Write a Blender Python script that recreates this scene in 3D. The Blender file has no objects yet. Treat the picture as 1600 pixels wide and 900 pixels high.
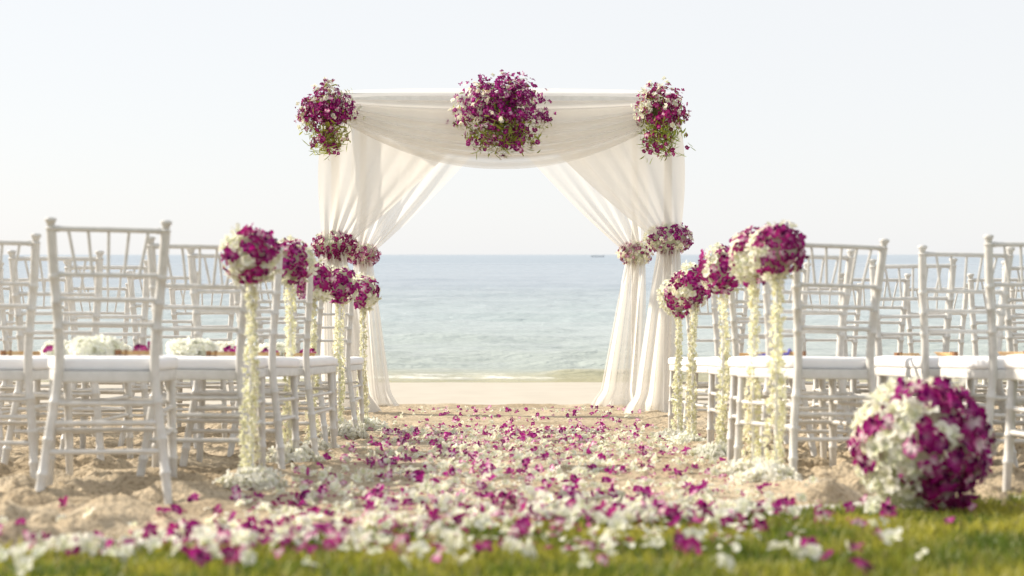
import bpy, math, random
import numpy as np
from mathutils import Vector, Matrix

rad = math.radians
SC = bpy.context.scene
COL = SC.collection

# ------------------------------------------------------------------ camera
CAM_Z = 0.456
cd = bpy.data.cameras.new('camera')
cam = bpy.data.objects.new('camera', cd)
COL.objects.link(cam)
cam.location = (0, 0, CAM_Z)
cam.rotation_euler = (rad(90 - 1.34), 0, rad(0.31))
cd.lens = 50
cd.sensor_width = 36
cd.clip_start = 0.05
cd.clip_end = 80000
cd.dof.use_dof = True
cd.dof.focus_distance = 10.5
cd.dof.aperture_fstop = 2.6
SC.camera = cam

# ------------------------------------------------------------------ sky and sun
SUN_AZ = 70      # degrees to the left of the seaward (+Y) direction
SUN_EL = 31
world = bpy.data.worlds.new('World')
SC.world = world
world.use_nodes = True
wn = world.node_tree
wn.nodes.clear()
w_out = wn.nodes.new('ShaderNodeOutputWorld')
w_bg = wn.nodes.new('ShaderNodeBackground')
w_sky = wn.nodes.new('ShaderNodeTexSky')
w_sky.sky_type = 'NISHITA'
w_sky.sun_disc = False
w_sky.sun_elevation = rad(SUN_EL)
w_sky.sun_rotation = rad(-SUN_AZ)
w_sky.altitude = 0
w_sky.air_density = 1.0
w_sky.dust_density = 1.0
w_sky.ozone_density = 1.0
w_mix = wn.nodes.new('ShaderNodeMix'); w_mix.data_type = 'RGBA'   # thin even veil of bright haze over the whole sky
w_mix.inputs[0].default_value = 0.90
wn.links.new(w_sky.outputs[0], w_mix.inputs[6])
w_mix.inputs[7].default_value = (5.28, 5.31, 5.36, 1)
wn.links.new(w_mix.outputs[2], w_bg.inputs['Color'])
w_bg.inputs['Strength'].default_value = 0.13
wn.links.new(w_bg.outputs[0], w_out.inputs[0])

sd = bpy.data.lights.new('sun', 'SUN')
sd.energy = 5.0
sd.angle = rad(1.2)
sd.color = (1.0, 0.90, 0.76)
sun = bpy.data.objects.new('sun', sd)
COL.objects.link(sun)
sdir = Vector((-math.sin(rad(SUN_AZ)) * math.cos(rad(SUN_EL)),
               math.cos(rad(SUN_AZ)) * math.cos(rad(SUN_EL)),
               math.sin(rad(SUN_EL))))
sun.rotation_euler = sdir.to_track_quat('Z', 'Y').to_euler()
sun.location = (-20, 10, 20)

SC.view_settings.view_transform = 'Standard'
SC.view_settings.look = 'None'
SC.view_settings.exposure = 0.46
SC.view_settings.gamma = 1.0
SC.view_settings.use_curve_mapping = False
SC.cycles.transparent_max_bounces = 24

# ------------------------------------------------------------------ helpers
rng = np.random.default_rng(11)
random.seed(5)

def lattice(ix, iy, seed):
    h = (ix.astype(np.int64) * 374761393 + iy.astype(np.int64) * 668265263 + seed * 982451653) & 0xFFFFFFFF
    h = ((h ^ (h >> 13)) * 1274126177) & 0xFFFFFFFF
    h = h ^ (h >> 16)
    return (h & 0xFFFF) / 65535.0

def vnoise(x, y, seed=0):
    ix = np.floor(x); iy = np.floor(y)
    fx = x - ix; fy = y - iy
    fx = fx * fx * fx * (fx * (fx * 6 - 15) + 10); fy = fy * fy * fy * (fy * (fy * 6 - 15) + 10)
    a = lattice(ix, iy, seed); b = lattice(ix + 1, iy, seed)
    c = lattice(ix, iy + 1, seed); d = lattice(ix + 1, iy + 1, seed)
    return (a * (1 - fx) + b * fx) * (1 - fy) + (c * (1 - fx) + d * fx) * fy

def fbm(x, y, octv=4, seed=0, gain=0.5):
    s = 0; a = 1; t = 0
    for k in range(octv):
        s = s + a * vnoise(x * 2 ** k + 17.3 * k, y * 2 ** k - 9.1 * k, seed + k)
        t += a; a *= gain
    return s / t

def sstep(a, b, x):
    t = np.clip((x - a) / (b - a), 0, 1)
    return t * t * (3 - 2 * t)

def mesh_np(name, V, F, mat=None, C=None, smooth=True):
    """V (n,3); F (m,3) or (m,4) int array; C (n,3) colours."""
    me = bpy.data.meshes.new(name)
    V = np.asarray(V, dtype=np.float32); F = np.asarray(F, dtype=np.int32)
    k = F.shape[1]
    me.vertices.add(len(V)); me.vertices.foreach_set('co', V.ravel())
    me.loops.add(F.size); me.loops.foreach_set('vertex_index', F.ravel())
    me.polygons.add(len(F))
    me.polygons.foreach_set('loop_start', np.arange(0, F.size, k, dtype=np.int32))
    me.update(calc_edges=True)
    me.validate()
    if smooth:
        me.polygons.foreach_set('use_smooth', np.ones(len(me.polygons), dtype=bool))
    if C is not None:
        at = me.color_attributes.new('col', 'FLOAT_COLOR', 'POINT')
        c4 = np.ones((len(V), 4), dtype=np.float32); c4[:, :3] = C
        at.data.foreach_set('color', c4.ravel())
    if mat: me.materials.append(mat)
    return me

def link(name, me, parent=None):
    o = bpy.data.objects.new(name, me)
    COL.objects.link(o)
    if parent: o.parent = parent
    return o

def tag(o, label=None, cat=None, group=None, kind=None):
    if label: o['label'] = label
    if cat: o['category'] = cat
    if group: o['group'] = group
    if kind: o['kind'] = kind
    return o

def empty(name, loc, rz=0):
    o = bpy.data.objects.new(name, None)
    o.empty_display_size = 0.1
    COL.objects.link(o)
    o.location = loc; o.rotation_euler = (0, 0, rz)
    return o

class MB:
    """collects quads / tris (as quads with fan) into one mesh"""
    def __init__(s): s.V = []; s.F = []; s.n = 0
    def add(s, V, F):
        V = np.asarray(V, float)
        for f in F: s.F.append(tuple(int(i) + s.n for i in f))
        s.V.append(V); s.n += len(V); return s
    def tube(s, P, R, n=10):
        P = np.asarray(P, float); m = len(P)
        R = np.full(m, R) if np.isscalar(R) else np.asarray(R, float)
        T = np.gradient(P, axis=0); T /= np.linalg.norm(T, axis=1)[:, None] + 1e-12
        up = np.array([0, 0, 1.]) if abs(T[0][2]) < .9 else np.array([1., 0, 0])
        N = np.cross(T[0], up); N /= np.linalg.norm(N)
        V = []
        for i in range(m):
            N = N - T[i] * N.dot(T[i]); N /= np.linalg.norm(N)
            B = np.cross(T[i], N)
            for k in range(n):
                a = 2 * math.pi * k / n
                V.append(P[i] + R[i] * (math.cos(a) * N + math.sin(a) * B))
        F = []
        for i in range(m - 1):
            for k in range(n):
                k2 = (k + 1) % n
                F.append((i * n + k, i * n + k2, (i + 1) * n + k2, (i + 1) * n + k))
        F.append(tuple(range(n - 1, -1, -1)))
        F.append(tuple(range((m - 1) * n, m * n)))
        return s.add(V, F)
    def box(s, lo, hi):
        x0, y0, z0 = lo; x1, y1, z1 = hi
        V = [(x0, y0, z0), (x1, y0, z0), (x1, y1, z0), (x0, y1, z0), (x0, y0, z1), (x1, y0, z1), (x1, y1, z1), (x0, y1, z1)]
        F = [(0, 3, 2, 1), (4, 5, 6, 7), (0, 1, 5, 4), (1, 2, 6, 5), (2, 3, 7, 6), (3, 0, 4, 7)]
        return s.add(V, F)
    def slab(s, outline, zs, scales):
        """stack of scaled copies of a 2D outline -> closed rounded slab"""
        O = np.asarray(outline, float); n = len(O); c = O.mean(0)
        V = []; F = []
        for z, k in zip(zs, scales):
            Q = c + (O - c) * k if np.isscalar(k) else O
            d = O - c; L = np.linalg.norm(d, axis=1)[:, None]
            Q = O - d / L * (k if np.isscalar(k) else 0)
            for q in Q: V.append((q[0], q[1], z))
        m = len(zs)
        for i in range(m - 1):
            for k in range(n):
                k2 = (k + 1) % n
                F.append((i * n + k, i * n + k2, (i + 1) * n + k2, (i + 1) * n + k))
        F.append(tuple(range(n - 1, -1, -1))); F.append(tuple(range((m - 1) * n, m * n)))
        return s.add(V, F)
    def mesh(s, name, mat, smooth=True, ang=35):
        me = bpy.data.meshes.new(name)
        me.from_pydata(np.concatenate(s.V).tolist(), [], s.F)
        me.update()
        if smooth:
            me.polygons.foreach_set('use_smooth', np.ones(len(me.polygons), dtype=bool))
            try: me.set_sharp_from_angle(angle=rad(ang))
            except Exception: pass
        if mat: me.materials.append(mat)
        return me
    def build(s, name, mat, parent=None, **k):
        return link(name, s.mesh(name, mat, **k), parent)

def rounded(hw_back, hw_front, y0, y1, r=.03, k=4):
    """rounded trapezoid outline, counter-clockwise"""
    pts = [(-hw_back, y0), (hw_back, y0), (hw_front, y1), (-hw_front, y1)]
    out = []
    for i in range(4):
        p = np.array(pts[i]); a = np.array(pts[i - 1]); b = np.array(pts[(i + 1) % 4])
        da = (a - p) / np.linalg.norm(a - p); db = (b - p) / np.linalg.norm(b - p)
        for t in np.linspace(0, 1, k):
            q0 = p + da * r * (1 - t); q1 = p + db * r * t
            out.append(q0 * (1 - t) + q1 * t if False else (1 - t) ** 2 * (p + da * r) + 2 * t * (1 - t) * p + t * t * (p + db * r))
    return np.array(out)

# ------------------------------------------------------------------ materials
def new_mat(name):
    m = bpy.data.materials.new(name); m.use_nodes = True
    nt = m.node_tree
    return m, nt, nt.nodes['Principled BSDF'], nt.nodes['Material Output']

def nnode(nt, t, **kw):
    n = nt.nodes.new(t)
    for k, v in kw.items(): setattr(n, k, v)
    return n

def ramp(nt, stops):
    r = nt.nodes.new('ShaderNodeValToRGB')
    while len(r.color_ramp.elements) < len(stops): r.color_ramp.elements.new(0.5)
    for e, (p, c) in zip(r.color_ramp.elements, stops):
        e.position = p; e.color = (*c, 1) if len(c) == 3 else c
    return r

def mat_paint(name, c1, c2, rough=.42, scale=40, bump=.02):
    m, nt, p, out = new_mat(name)
    tc = nnode(nt, 'ShaderNodeTexCoord')
    n = nnode(nt, 'ShaderNodeTexNoise'); n.inputs['Scale'].default_value = scale; n.inputs['Detail'].default_value = 6
    oi = nnode(nt, 'ShaderNodeObjectInfo')
    r = ramp(nt, [(.3, c1), (.62, c2)])
    nt.links.new(tc.outputs['Object'], n.inputs['Vector'])
    nt.links.new(n.outputs['Fac'], r.inputs[0]); nt.links.new(r.outputs[0], p.inputs['Base Color'])
    p.inputs['Roughness'].default_value = rough
    b = nnode(nt, 'ShaderNodeBump'); b.inputs['Strength'].default_value = bump * 10; b.inputs['Distance'].default_value = .002
    nt.links.new(n.outputs['Fac'], b.inputs['Height']); nt.links.new(b.outputs[0], p.inputs['Normal'])
    return m

M_CHAIR = mat_paint('white_chair_paint', (.54, .53, .50), (.64, .63, .605), .4, 30, .03)
M_SEAT = mat_paint('white_seat_paint', (.56, .55, .52), (.64, .63, .605), .45, 30, .03)
M_POST = mat_paint('white_post_paint', (.74, .74, .72), (.82, .82, .80), .4, 20)
M_WOOD = mat_paint('pale_bamboo_wood', (.50, .30, .12), (.66, .44, .20), .5, 60)
M_WOODDARK = mat_paint('dark_wood_tip', (.16, .07, .025), (.24, .11, .04), .5, 60)
M_RIBBON = mat_paint('blue_violet_ribbon', (.08, .08, .34), (.14, .12, .45), .6, 60)
M_KERB = mat_paint('pale_concrete', (.42, .40, .36), (.56, .54, .50), .85, 25, .1)
M_BOAT = mat_paint('boat_paint', (.42, .45, .48), (.50, .53, .56), .5, 4)
M_FOAM = mat_paint('green_flower_foam', (.10, .14, .05), (.17, .22, .08), .9, 60)
M_FOAMW = mat_paint('pale_flower_foam', (.45, .50, .32), (.60, .64, .45), .9, 60)

def mat_cushion():
    m, nt, p, out = new_mat('white_cushion_cotton')
    tc = nnode(nt, 'ShaderNodeTexCoord')
    n = nnode(nt, 'ShaderNodeTexNoise'); n.inputs['Scale'].default_value = 9; n.inputs['Detail'].default_value = 5
    nt.links.new(tc.outputs['Object'], n.inputs['Vector'])
    r = ramp(nt, [(.3, (.80, .80, .82)), (.7, (.87, .87, .88))])
    nt.links.new(n.outputs['Fac'], r.inputs[0]); nt.links.new(r.outputs[0], p.inputs['Base Color'])
    p.inputs['Roughness'].default_value = .9
    p.inputs['Sheen Weight'].default_value = .2
    b = nnode(nt, 'ShaderNodeBump'); b.inputs['Strength'].default_value = .5; b.inputs['Distance'].default_value = .012
    nt.links.new(n.outputs['Fac'], b.inputs['Height']); nt.links.new(b.outputs[0], p.inputs['Normal'])
    return m
M_CUSHION = mat_cushion()

def mat_petal():
    m, nt, p, out = new_mat('flower_petals')
    at = nnode(nt, 'ShaderNodeAttribute', attribute_name='col')
    oi = nnode(nt, 'ShaderNodeObjectInfo')
    mr = nnode(nt, 'ShaderNodeMapRange')
    mr.inputs['To Min'].default_value = .86; mr.inputs['To Max'].default_value = 1.1
    hsv = nnode(nt, 'ShaderNodeHueSaturation')
    hr = nnode(nt, 'ShaderNodeMapRange'); hr.inputs['To Min'].default_value = .488; hr.inputs['To Max'].default_value = .516
    wn_ = nnode(nt, 'ShaderNodeTexWhiteNoise', noise_dimensions='1D')
    nt.links.new(oi.outputs['Random'], mr.inputs['Value'])
    nt.links.new(oi.outputs['Random'], wn_.inputs['W']); nt.links.new(wn_.outputs['Value'], hr.inputs['Value'])
    nt.links.new(at.outputs['Color'], hsv.inputs['Color'])
    nt.links.new(mr.outputs[0], hsv.inputs['Value']); nt.links.new(hr.outputs[0], hsv.inputs['Hue'])
    nt.links.new(hsv.outputs[0], p.inputs['Base Color'])
    p.inputs['Roughness'].default_value = .55
    p.inputs['Specular IOR Level'].default_value = .12
    tr = nnode(nt, 'ShaderNodeBsdfTranslucent')
    nt.links.new(hsv.outputs[0], tr.inputs['Color'])
    mx = nnode(nt, 'ShaderNodeMixShader'); mx.inputs[0].default_value = .42
    nt.links.new(p.outputs[0], mx.inputs[1]); nt.links.new(tr.outputs[0], mx.inputs[2])
    nt.links.new(mx.outputs[0], out.inputs['Surface'])
    return m
M_PETAL = mat_petal()

def mat_grass():
    m, nt, p, out = new_mat('grass_blades')
    at = nnode(nt, 'ShaderNodeAttribute', attribute_name='col')
    nt.links.new(at.outputs['Color'], p.inputs['Base Color'])
    p.inputs['Roughness'].default_value = .5
    tr = nnode(nt, 'ShaderNodeBsdfTranslucent')
    nt.links.new(at.outputs['Color'], tr.inputs['Color'])
    mx = nnode(nt, 'ShaderNodeMixShader'); mx.inputs[0].default_value = .5
    nt.links.new(p.outputs[0], mx.inputs[1]); nt.links.new(tr.outputs[0], mx.inputs[2])
    nt.links.new(mx.outputs[0], out.inputs['Surface'])
    return m
M_GRASS = mat_grass()

def mat_sheer(name, col, trans):
    m, nt, p, out = new_mat(name)
    nt.nodes.remove(p)
    tc = nnode(nt, 'ShaderNodeTexCoord')
    n = nnode(nt, 'ShaderNodeTexNoise'); n.inputs['Scale'].default_value = 3; n.inputs['Detail'].default_value = 4
    mp = nnode(nt, 'ShaderNodeMapping'); mp.inputs['Scale'].default_value = (2, 2, .5)
    nt.links.new(tc.outputs['Object'], mp.inputs['Vector']); nt.links.new(mp.outputs[0], n.inputs['Vector'])
    r = ramp(nt, [(.3, tuple(c * .95 for c in col)), (.7, col)])
    nt.links.new(n.outputs['Fac'], r.inputs[0])
    df = nnode(nt, 'ShaderNodeBsdfDiffuse'); tl = nnode(nt, 'ShaderNodeBsdfTranslucent'); tp = nnode(nt, 'ShaderNodeBsdfTransparent')
    nt.links.new(r.outputs[0], df.inputs['Color']); nt.links.new(r.outputs[0], tl.inputs['Color'])
    a = nnode(nt, 'ShaderNodeMixShader'); a.inputs[0].default_value = .6
    nt.links.new(df.outputs[0], a.inputs[1]); nt.links.new(tl.outputs[0], a.inputs[2])
    # sheer weave: more see-through face-on than edge-on, like any open-weave cloth
    lw = nnode(nt, 'ShaderNodeLayerWeight'); lw.inputs['Blend'].default_value = .35
    mr = nnode(nt, 'ShaderNodeMapRange'); mr.inputs['From Min'].default_value = 0; mr.inputs['From Max'].default_value = .8
    mr.inputs['To Min'].default_value = 1 - trans; mr.inputs['To Max'].default_value = 1.0
    nt.links.new(lw.outputs['Facing'], mr.inputs['Value'])
    b = nnode(nt, 'ShaderNodeMixShader')
    nt.links.new(mr.outputs[0], b.inputs[0])
    nt.links.new(tp.outputs[0], b.inputs[1]); nt.links.new(a.outputs[0], b.inputs[2])
    nt.links.new(b.outputs[0], out.inputs['Surface'])
    return m
M_SHEER = mat_sheer('ivory_chiffon', (.82, .80, .76), .22)
M_SHEER2 = mat_sheer('ivory_chiffon_thin', (.84, .82, .78), .44)
M_SWAG = mat_sheer('ivory_chiffon_swag', (.95, .945, .93), .42)
M_ROOF = mat_sheer('ivory_chiffon_roof', (.93, .92, .90), .66)

def mat_sand():
    m, nt, p, out = new_mat('beach_sand')
    ge = nnode(nt, 'ShaderNodeNewGeometry')
    sx = nnode(nt, 'ShaderNodeSeparateXYZ'); nt.links.new(ge.outputs['Position'], sx.inputs[0])
    n1 = nnode(nt, 'ShaderNodeTexNoise'); n1.inputs['Scale'].default_value = 2.2; n1.inputs['Detail'].default_value = 8
    n2 = nnode(nt, 'ShaderNodeTexNoise'); n2.inputs['Scale'].default_value = 75; n2.inputs['Detail'].default_value = 4
    n3 = nnode(nt, 'ShaderNodeTexNoise'); n3.inputs['Scale'].default_value = 22; n3.inputs['Detail'].default_value = 6
    for n in (n1, n2, n3): nt.links.new(ge.outputs['Position'], n.inputs['Vector'])
    r1 = ramp(nt, [(.32, (.35, .28, .19)), (.52, (.43, .355, .25)), (.72, (.52, .44, .325))])
    nt.links.new(n1.outputs['Fac'], r1.inputs[0])
    r2 = ramp(nt, [(.34, (.50, .46, .40)), (.47, (1, 1, 1)), (.7, (1.18, 1.15, 1.10))])
    nt.links.new(n2.outputs['Fac'], r2.inputs[0])
    mu = nnode(nt, 'ShaderNodeMix', data_type='RGBA', blend_type='MULTIPLY'); mu.inputs[0].default_value = .8
    nt.links.new(r1.outputs[0], mu.inputs[6]); nt.links.new(r2.outputs[0], mu.inputs[7])
    # smooth tide-washed sand seaward of the berm
    wob = nnode(nt, 'ShaderNodeMath', operation='MULTIPLY_ADD'); wob.inputs[1].default_value = .5
    nt.links.new(n1.outputs['Fac'], wob.inputs[0]); nt.links.new(sx.outputs['Y'], wob.inputs[2])
    wet = nnode(nt, 'ShaderNodeMapRange'); wet.inputs['From Min'].default_value = 15.0; wet.inputs['From Max'].default_value = 15.7
    nt.links.new(wob.outputs[0], wet.inputs['Value'])
    mw = nnode(nt, 'ShaderNodeMix', data_type='RGBA')
    nt.links.new(wet.outputs[0], mw.inputs[0]); nt.links.new(mu.outputs[2], mw.inputs[6])
    rw = ramp(nt, [(.3, (.47, .425, .35)), (.7, (.52, .475, .395))]); nt.links.new(n1.outputs['Fac'], rw.inputs[0])
    nt.links.new(rw.outputs[0], mw.inputs[7])
    nt.links.new(mw.outputs[2], p.inputs['Base Color'])
    rr = nnode(nt, 'ShaderNodeMapRange'); rr.inputs['To Min'].default_value = .95; rr.inputs['To Max'].default_value = .55
    nt.links.new(wet.outputs[0], rr.inputs['Value']); nt.links.new(rr.outputs[0], p.inputs['Roughness'])
    p.inputs['Specular IOR Level'].default_value = .25
    ad = nnode(nt, 'ShaderNodeMath', operation='MULTIPLY_ADD'); ad.inputs[1].default_value = 3.0
    nt.links.new(n3.outputs['Fac'], ad.inputs[0]); nt.links.new(n2.outputs['Fac'], ad.inputs[2])
    b = nnode(nt, 'ShaderNodeBump'); b.inputs['Distance'].default_value = .011
    bs = nnode(nt, 'ShaderNodeMapRange'); bs.inputs['To Min'].default_value = .8; bs.inputs['To Max'].default_value = .08
    nt.links.new(wet.outputs[0], bs.inputs['Value']); nt.links.new(bs.outputs[0], b.inputs['Strength'])
    nt.links.new(ad.outputs[0], b.inputs['Height']); nt.links.new(b.outputs[0], p.inputs['Normal'])
    return m
M_SAND = mat_sand()

def mat_soil():
    m, nt, p, out = new_mat('lawn_soil')
    ge = nnode(nt, 'ShaderNodeNewGeometry')
    n1 = nnode(nt, 'ShaderNodeTexNoise'); n1.inputs['Scale'].default_value = 14; n1.inputs['Detail'].default_value = 8
    nt.links.new(ge.outputs['Position'], n1.inputs['Vector'])
    r = ramp(nt, [(.3, (.045, .07, .014)), (.55, (.085, .115, .025)), (.75, (.13, .13, .05))])
    nt.links.new(n1.outputs['Fac'], r.inputs[0]); nt.links.new(r.outputs[0], p.inputs['Base Color'])
    p.inputs['Roughness'].default_value = .95
    b = nnode(nt, 'ShaderNodeBump'); b.inputs['Distance'].default_value = .02
    nt.links.new(n1.outputs['Fac'], b.inputs['Height']); nt.links.new(b.outputs[0], p.inputs['Normal'])
    return m
M_SOIL = mat_soil()

def mat_sea():
    m, nt, p, out = new_mat('sea_water')
    ge = nnode(nt, 'ShaderNodeNewGeometry')
    sx = nnode(nt, 'ShaderNodeSeparateXYZ'); nt.links.new(ge.outputs['Position'], sx.inputs[0])
    # depth of water over the sand: sandy-green shallows to blue-green
    sh = nnode(nt, 'ShaderNodeMapRange'); sh.inputs['From Min'].default_value = 21; sh.inputs['From Max'].default_value = 90
    nt.links.new(sx.outputs['Y'], sh.inputs['Value'])
    r = ramp(nt, [(0, (.42, .38, .20)), (.05, (.42, .47, .44)), (.3, (.41, .48, .49)), (1, (.30, .36, .42))])
    nt.links.new(sh.outputs[0], r.inputs[0])
    at = nnode(nt, 'ShaderNodeAttribute', attribute_name='col')
    sc = nnode(nt, 'ShaderNodeSeparateColor'); nt.links.new(at.outputs['Color'], sc.inputs[0])
    nf = nnode(nt, 'ShaderNodeTexNoise'); nf.inputs['Scale'].default_value = 3.2; nf.inputs['Detail'].default_value = 8; nf.inputs['Roughness'].default_value = .7
    mpf = nnode(nt, 'ShaderNodeMapping'); mpf.inputs['Scale'].default_value = (.6, 1.6, 1)
    nt.links.new(ge.outputs['Position'], mpf.inputs['Vector']); nt.links.new(mpf.outputs[0], nf.inputs['Vector'])
    ad = nnode(nt, 'ShaderNodeMath', operation='ADD'); nt.links.new(sc.outputs[0], ad.inputs[0]); nt.links.new(nf.outputs['Fac'], ad.inputs[1])
    fo = nnode(nt, 'ShaderNodeMapRange'); fo.inputs['From Min'].default_value = .84; fo.inputs['From Max'].default_value = 1.06
    nt.links.new(ad.outputs[0], fo.inputs['Value'])
    mx = nnode(nt, 'ShaderNodeMix', data_type='RGBA'); nt.links.new(fo.outputs[0], mx.inputs[0])
    nt.links.new(r.outputs[0], mx.inputs[6]); mx.inputs[7].default_value = (.85, .86, .85, 1)
    nt.links.new(mx.outputs[2], p.inputs['Base Color'])
    ro = nnode(nt, 'ShaderNodeMapRange'); ro.inputs['To Min'].default_value = .12; ro.inputs['To Max'].default_value = .9
    rf = nnode(nt, 'ShaderNodeMapRange'); rf.inputs['From Min'].default_value = 30; rf.inputs['From Max'].default_value = 400   # unresolved chop far out
    rf.inputs['To Min'].default_value = .12; rf.inputs['To Max'].default_value = .36
    nt.links.new(sx.outputs['Y'], rf.inputs['Value']); nt.links.new(rf.outputs[0], ro.inputs['To Min'])
    nt.links.new(fo.outputs[0], ro.inputs['Value']); nt.links.new(ro.outputs[0], p.inputs['Roughness'])
    p.inputs['IOR'].default_value = 1.33
    # ripples, stretched along the shore
    mp = nnode(nt, 'ShaderNodeMapping'); mp.inputs['Scale'].default_value = (.35, 1.0, 1)
    nt.links.new(ge.outputs['Position'], mp.inputs['Vector'])
    n1 = nnode(nt, 'ShaderNodeTexNoise'); n1.inputs['Scale'].default_value = 1.3; n1.inputs['Detail'].default_value = 7; n1.inputs['Roughness'].default_value = .6
    nt.links.new(mp.outputs[0], n1.inputs['Vector'])
    b = nnode(nt, 'ShaderNodeBump'); b.inputs['Strength'].default_value = 1.0; b.inputs['Distance'].default_value = .4
    nt.links.new(n1.outputs['Fac'], b.inputs['Height']); nt.links.new(b.outputs[0], p.inputs['Normal'])
    return m
M_SEA = mat_sea()

# ------------------------------------------------------------------ terrain
SEA_Z = -1.44
def ground_base(y):
    y = np.asarray(y, float)
    z = -.0735 * np.clip(y, 1.0, 12)
    z = z - .088 * (np.clip(y, 12, 14.9) - 12)
    z = z - .0435 * (np.clip(y, 14.9, 26) - 14.9)
    z = z - .06 * (np.clip(y, 26, 80) - 26)
    return z

def lawn_edge(x):
    x = np.asarray(x, float)
    return 3.74 + .46 * x + .04 * np.sin(x * 3.1) + .03 * np.sin(x * 7.7 + 1)

_fr = np.random.default_rng(314)
FOOT = []
for _ in range(230):
    fx = _fr.uniform(.7, 3.4) * (1 if _fr.random() < .5 else -1); fy = _fr.uniform(3.4, 10.5)
    FOOT.append((fx, fy, _fr.normal(0, .5), _fr.uniform(.016, .034)))
for _ in range(45): FOOT.append((_fr.uniform(-.7, .7), _fr.uniform(4.2, 14.2), _fr.normal(0, .4), _fr.uniform(.006, .013)))
def footprints(x, y):
    z = np.zeros(np.broadcast(x, y).shape)
    for fx, fy, a, dp in FOOT:
        m = (np.abs(x - fx) < .3) & (np.abs(y - fy) < .3)
        if not m.any(): continue
        dx = x[m] - fx; dy = y[m] - fy; c, s_ = math.cos(a), math.sin(a)
        u = (dx * c + dy * s_) / .055; v = (-dx * s_ + dy * c) / .14
        q = u * u + v * v
        z[m] += -dp * np.exp(-q * q) + .45 * dp * np.exp(-((np.sqrt(q) - 1.45) / .35) ** 2)
    return z

def ground_z(x, y):
    x = np.asarray(x, float); y = np.asarray(y, float)
    z = ground_base(y)
    blk = sstep(.75, 1.15, np.abs(x + .02))                # trampled seating blocks
    land = 1 - sstep(14.6, 15.0, y + .25 * (fbm(x * .8, y * .3, 2, 91) - .5))
    amp = (.016 + .060 * blk) * land * (.55 + .9 * sstep(.35, .75, fbm(x * .55, y * .55, 2, 77)))
    n = fbm(x * 3.4, y * 4.2, 5, 3, .64)
    bil = 1 - np.abs(2 * fbm(x * 4.5 + 3, y * 5.5, 3, 13, .5) - 1) * 2.0
    z = z + amp * ((n - .5) * 2.0 + .55 * (bil - .5))
    z = z + footprints(x, y) * sstep(0, .3, y - lawn_edge(x))
    # berm lip behind the arch
    e = 14.85 + .2 * (fbm(x * .9, x * 0 + 4.2, 3, 51) - .5)
    z = z + .028 * np.exp(-((y - e) / .13) ** 2) * (.4 + fbm(x * 4, y * 4, 3, 23)) - .03 * sstep(e, e + .25, y)
    z = z + .01 * (fbm(x * .25, y * .5, 2, 5) - .5) * sstep(15, 16, y)
    # fall to a slightly sunken bed under the lawn
    z = z - .03 * (1 - sstep(-.12, .02, y - lawn_edge(x)))
    return z

def grid_mesh(name, xs, ys, zf, mat, C=None):
    X, Y = np.meshgrid(xs, ys)
    Z = zf(X, Y)
    V = np.stack([X, Y, Z], -1).reshape(-1, 3)
    nx = len(xs); ny = len(ys)
    i = (np.arange(ny - 1)[:, None] * nx + np.arange(nx - 1)[None]).ravel()
    F = np.stack([i, i + 1, i + 1 + nx, i + nx], 1)
    return mesh_np(name, V, F, mat, C)

xs = np.concatenate([-np.geomspace(400, 4.3, 26)[:-1], np.arange(-4.3, 4.3, .026), np.geomspace(4.3, 400, 26)])
ys = np.concatenate([np.linspace(-60, 2.5, 20)[:-1], np.arange(2.5, 9.6, .024), np.arange(9.6, 15.6, .04),
                     np.linspace(15.6, 30, 60), np.geomspace(30.5, 600, 20)])
tag(link('beach_sand', grid_mesh('beach_sand', xs, ys, ground_z, M_SAND)), kind='structure')

# lawn sheet, a little proud of the sand, rounded down at its edge
def build_lawn():
    xs = np.concatenate([np.linspace(-60, -4.2, 14)[:-1], np.arange(-4.2, 4.2, .05), np.linspace(4.2, 60, 14)])
    ts = np.concatenate([[0, .006, .02, .05, .1], np.linspace(.16, 2.2, 40), np.geomspace(2.4, 60, 14)])
    X, T = np.meshgrid(xs, ts)
    XE = np.clip(X, -4.5, 4.5)
    Y = lawn_edge(XE) - T
    Z = ground_base(np.clip(Y, -60, 99)) + .014 * sstep(0, .06, T) - .03 * (T < .001) + .012 * (fbm(X * 2.5, Y * 2.5, 3, 41) - .5) * sstep(0, .1, T)
    V = np.stack([X, Y, Z], -1).reshape(-1, 3)
    nx = len(xs); ny = len(ts)
    i = (np.arange(ny - 1)[:, None] * nx + np.arange(nx - 1)[None]).ravel()
    F = np.stack([i, i + nx, i + 1 + nx, i + 1], 1)
    return mesh_np('lawn', V, F, M_SOIL)
tag(link('lawn', build_lawn()), kind='structure')
def lawn_z(x, y): return ground_base(y) + .014 + .012 * (fbm(np.asarray(x) * 2.5, np.asarray(y) * 2.5, 3, 41) - .5)

# pale kerb along the lawn edge, mostly sunk in sand
def build_kerb():
    xs = np.arange(-4.4, 4.4, .04); V = []; F = []
    prof = [(.0, -.12), (.0, .006), (.012, .014), (.075, .014), (.088, .004), (.088, -.12)]
    for x in xs:
        y = float(lawn_edge(x)) + .004; g = float(ground_base(np.array(y)))
        w = .004 * math.sin(x * 13) + .003 * math.sin(x * 31)
        for (dy, dz) in prof: V.append((x, y + dy, g + dz + w))
    n = len(prof)
    for i in range(len(xs) - 1):
        for k in range(n - 1): F.append((i * n + k, i * n + k + 1, (i + 1) * n + k + 1, (i + 1) * n + k))
    F = np.array(F)[:, ::-1]
    return mesh_np('lawn_kerb', V, F, M_KERB, smooth=False)
tag(link('lawn_kerb', build_kerb()), kind='structure')

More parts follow.
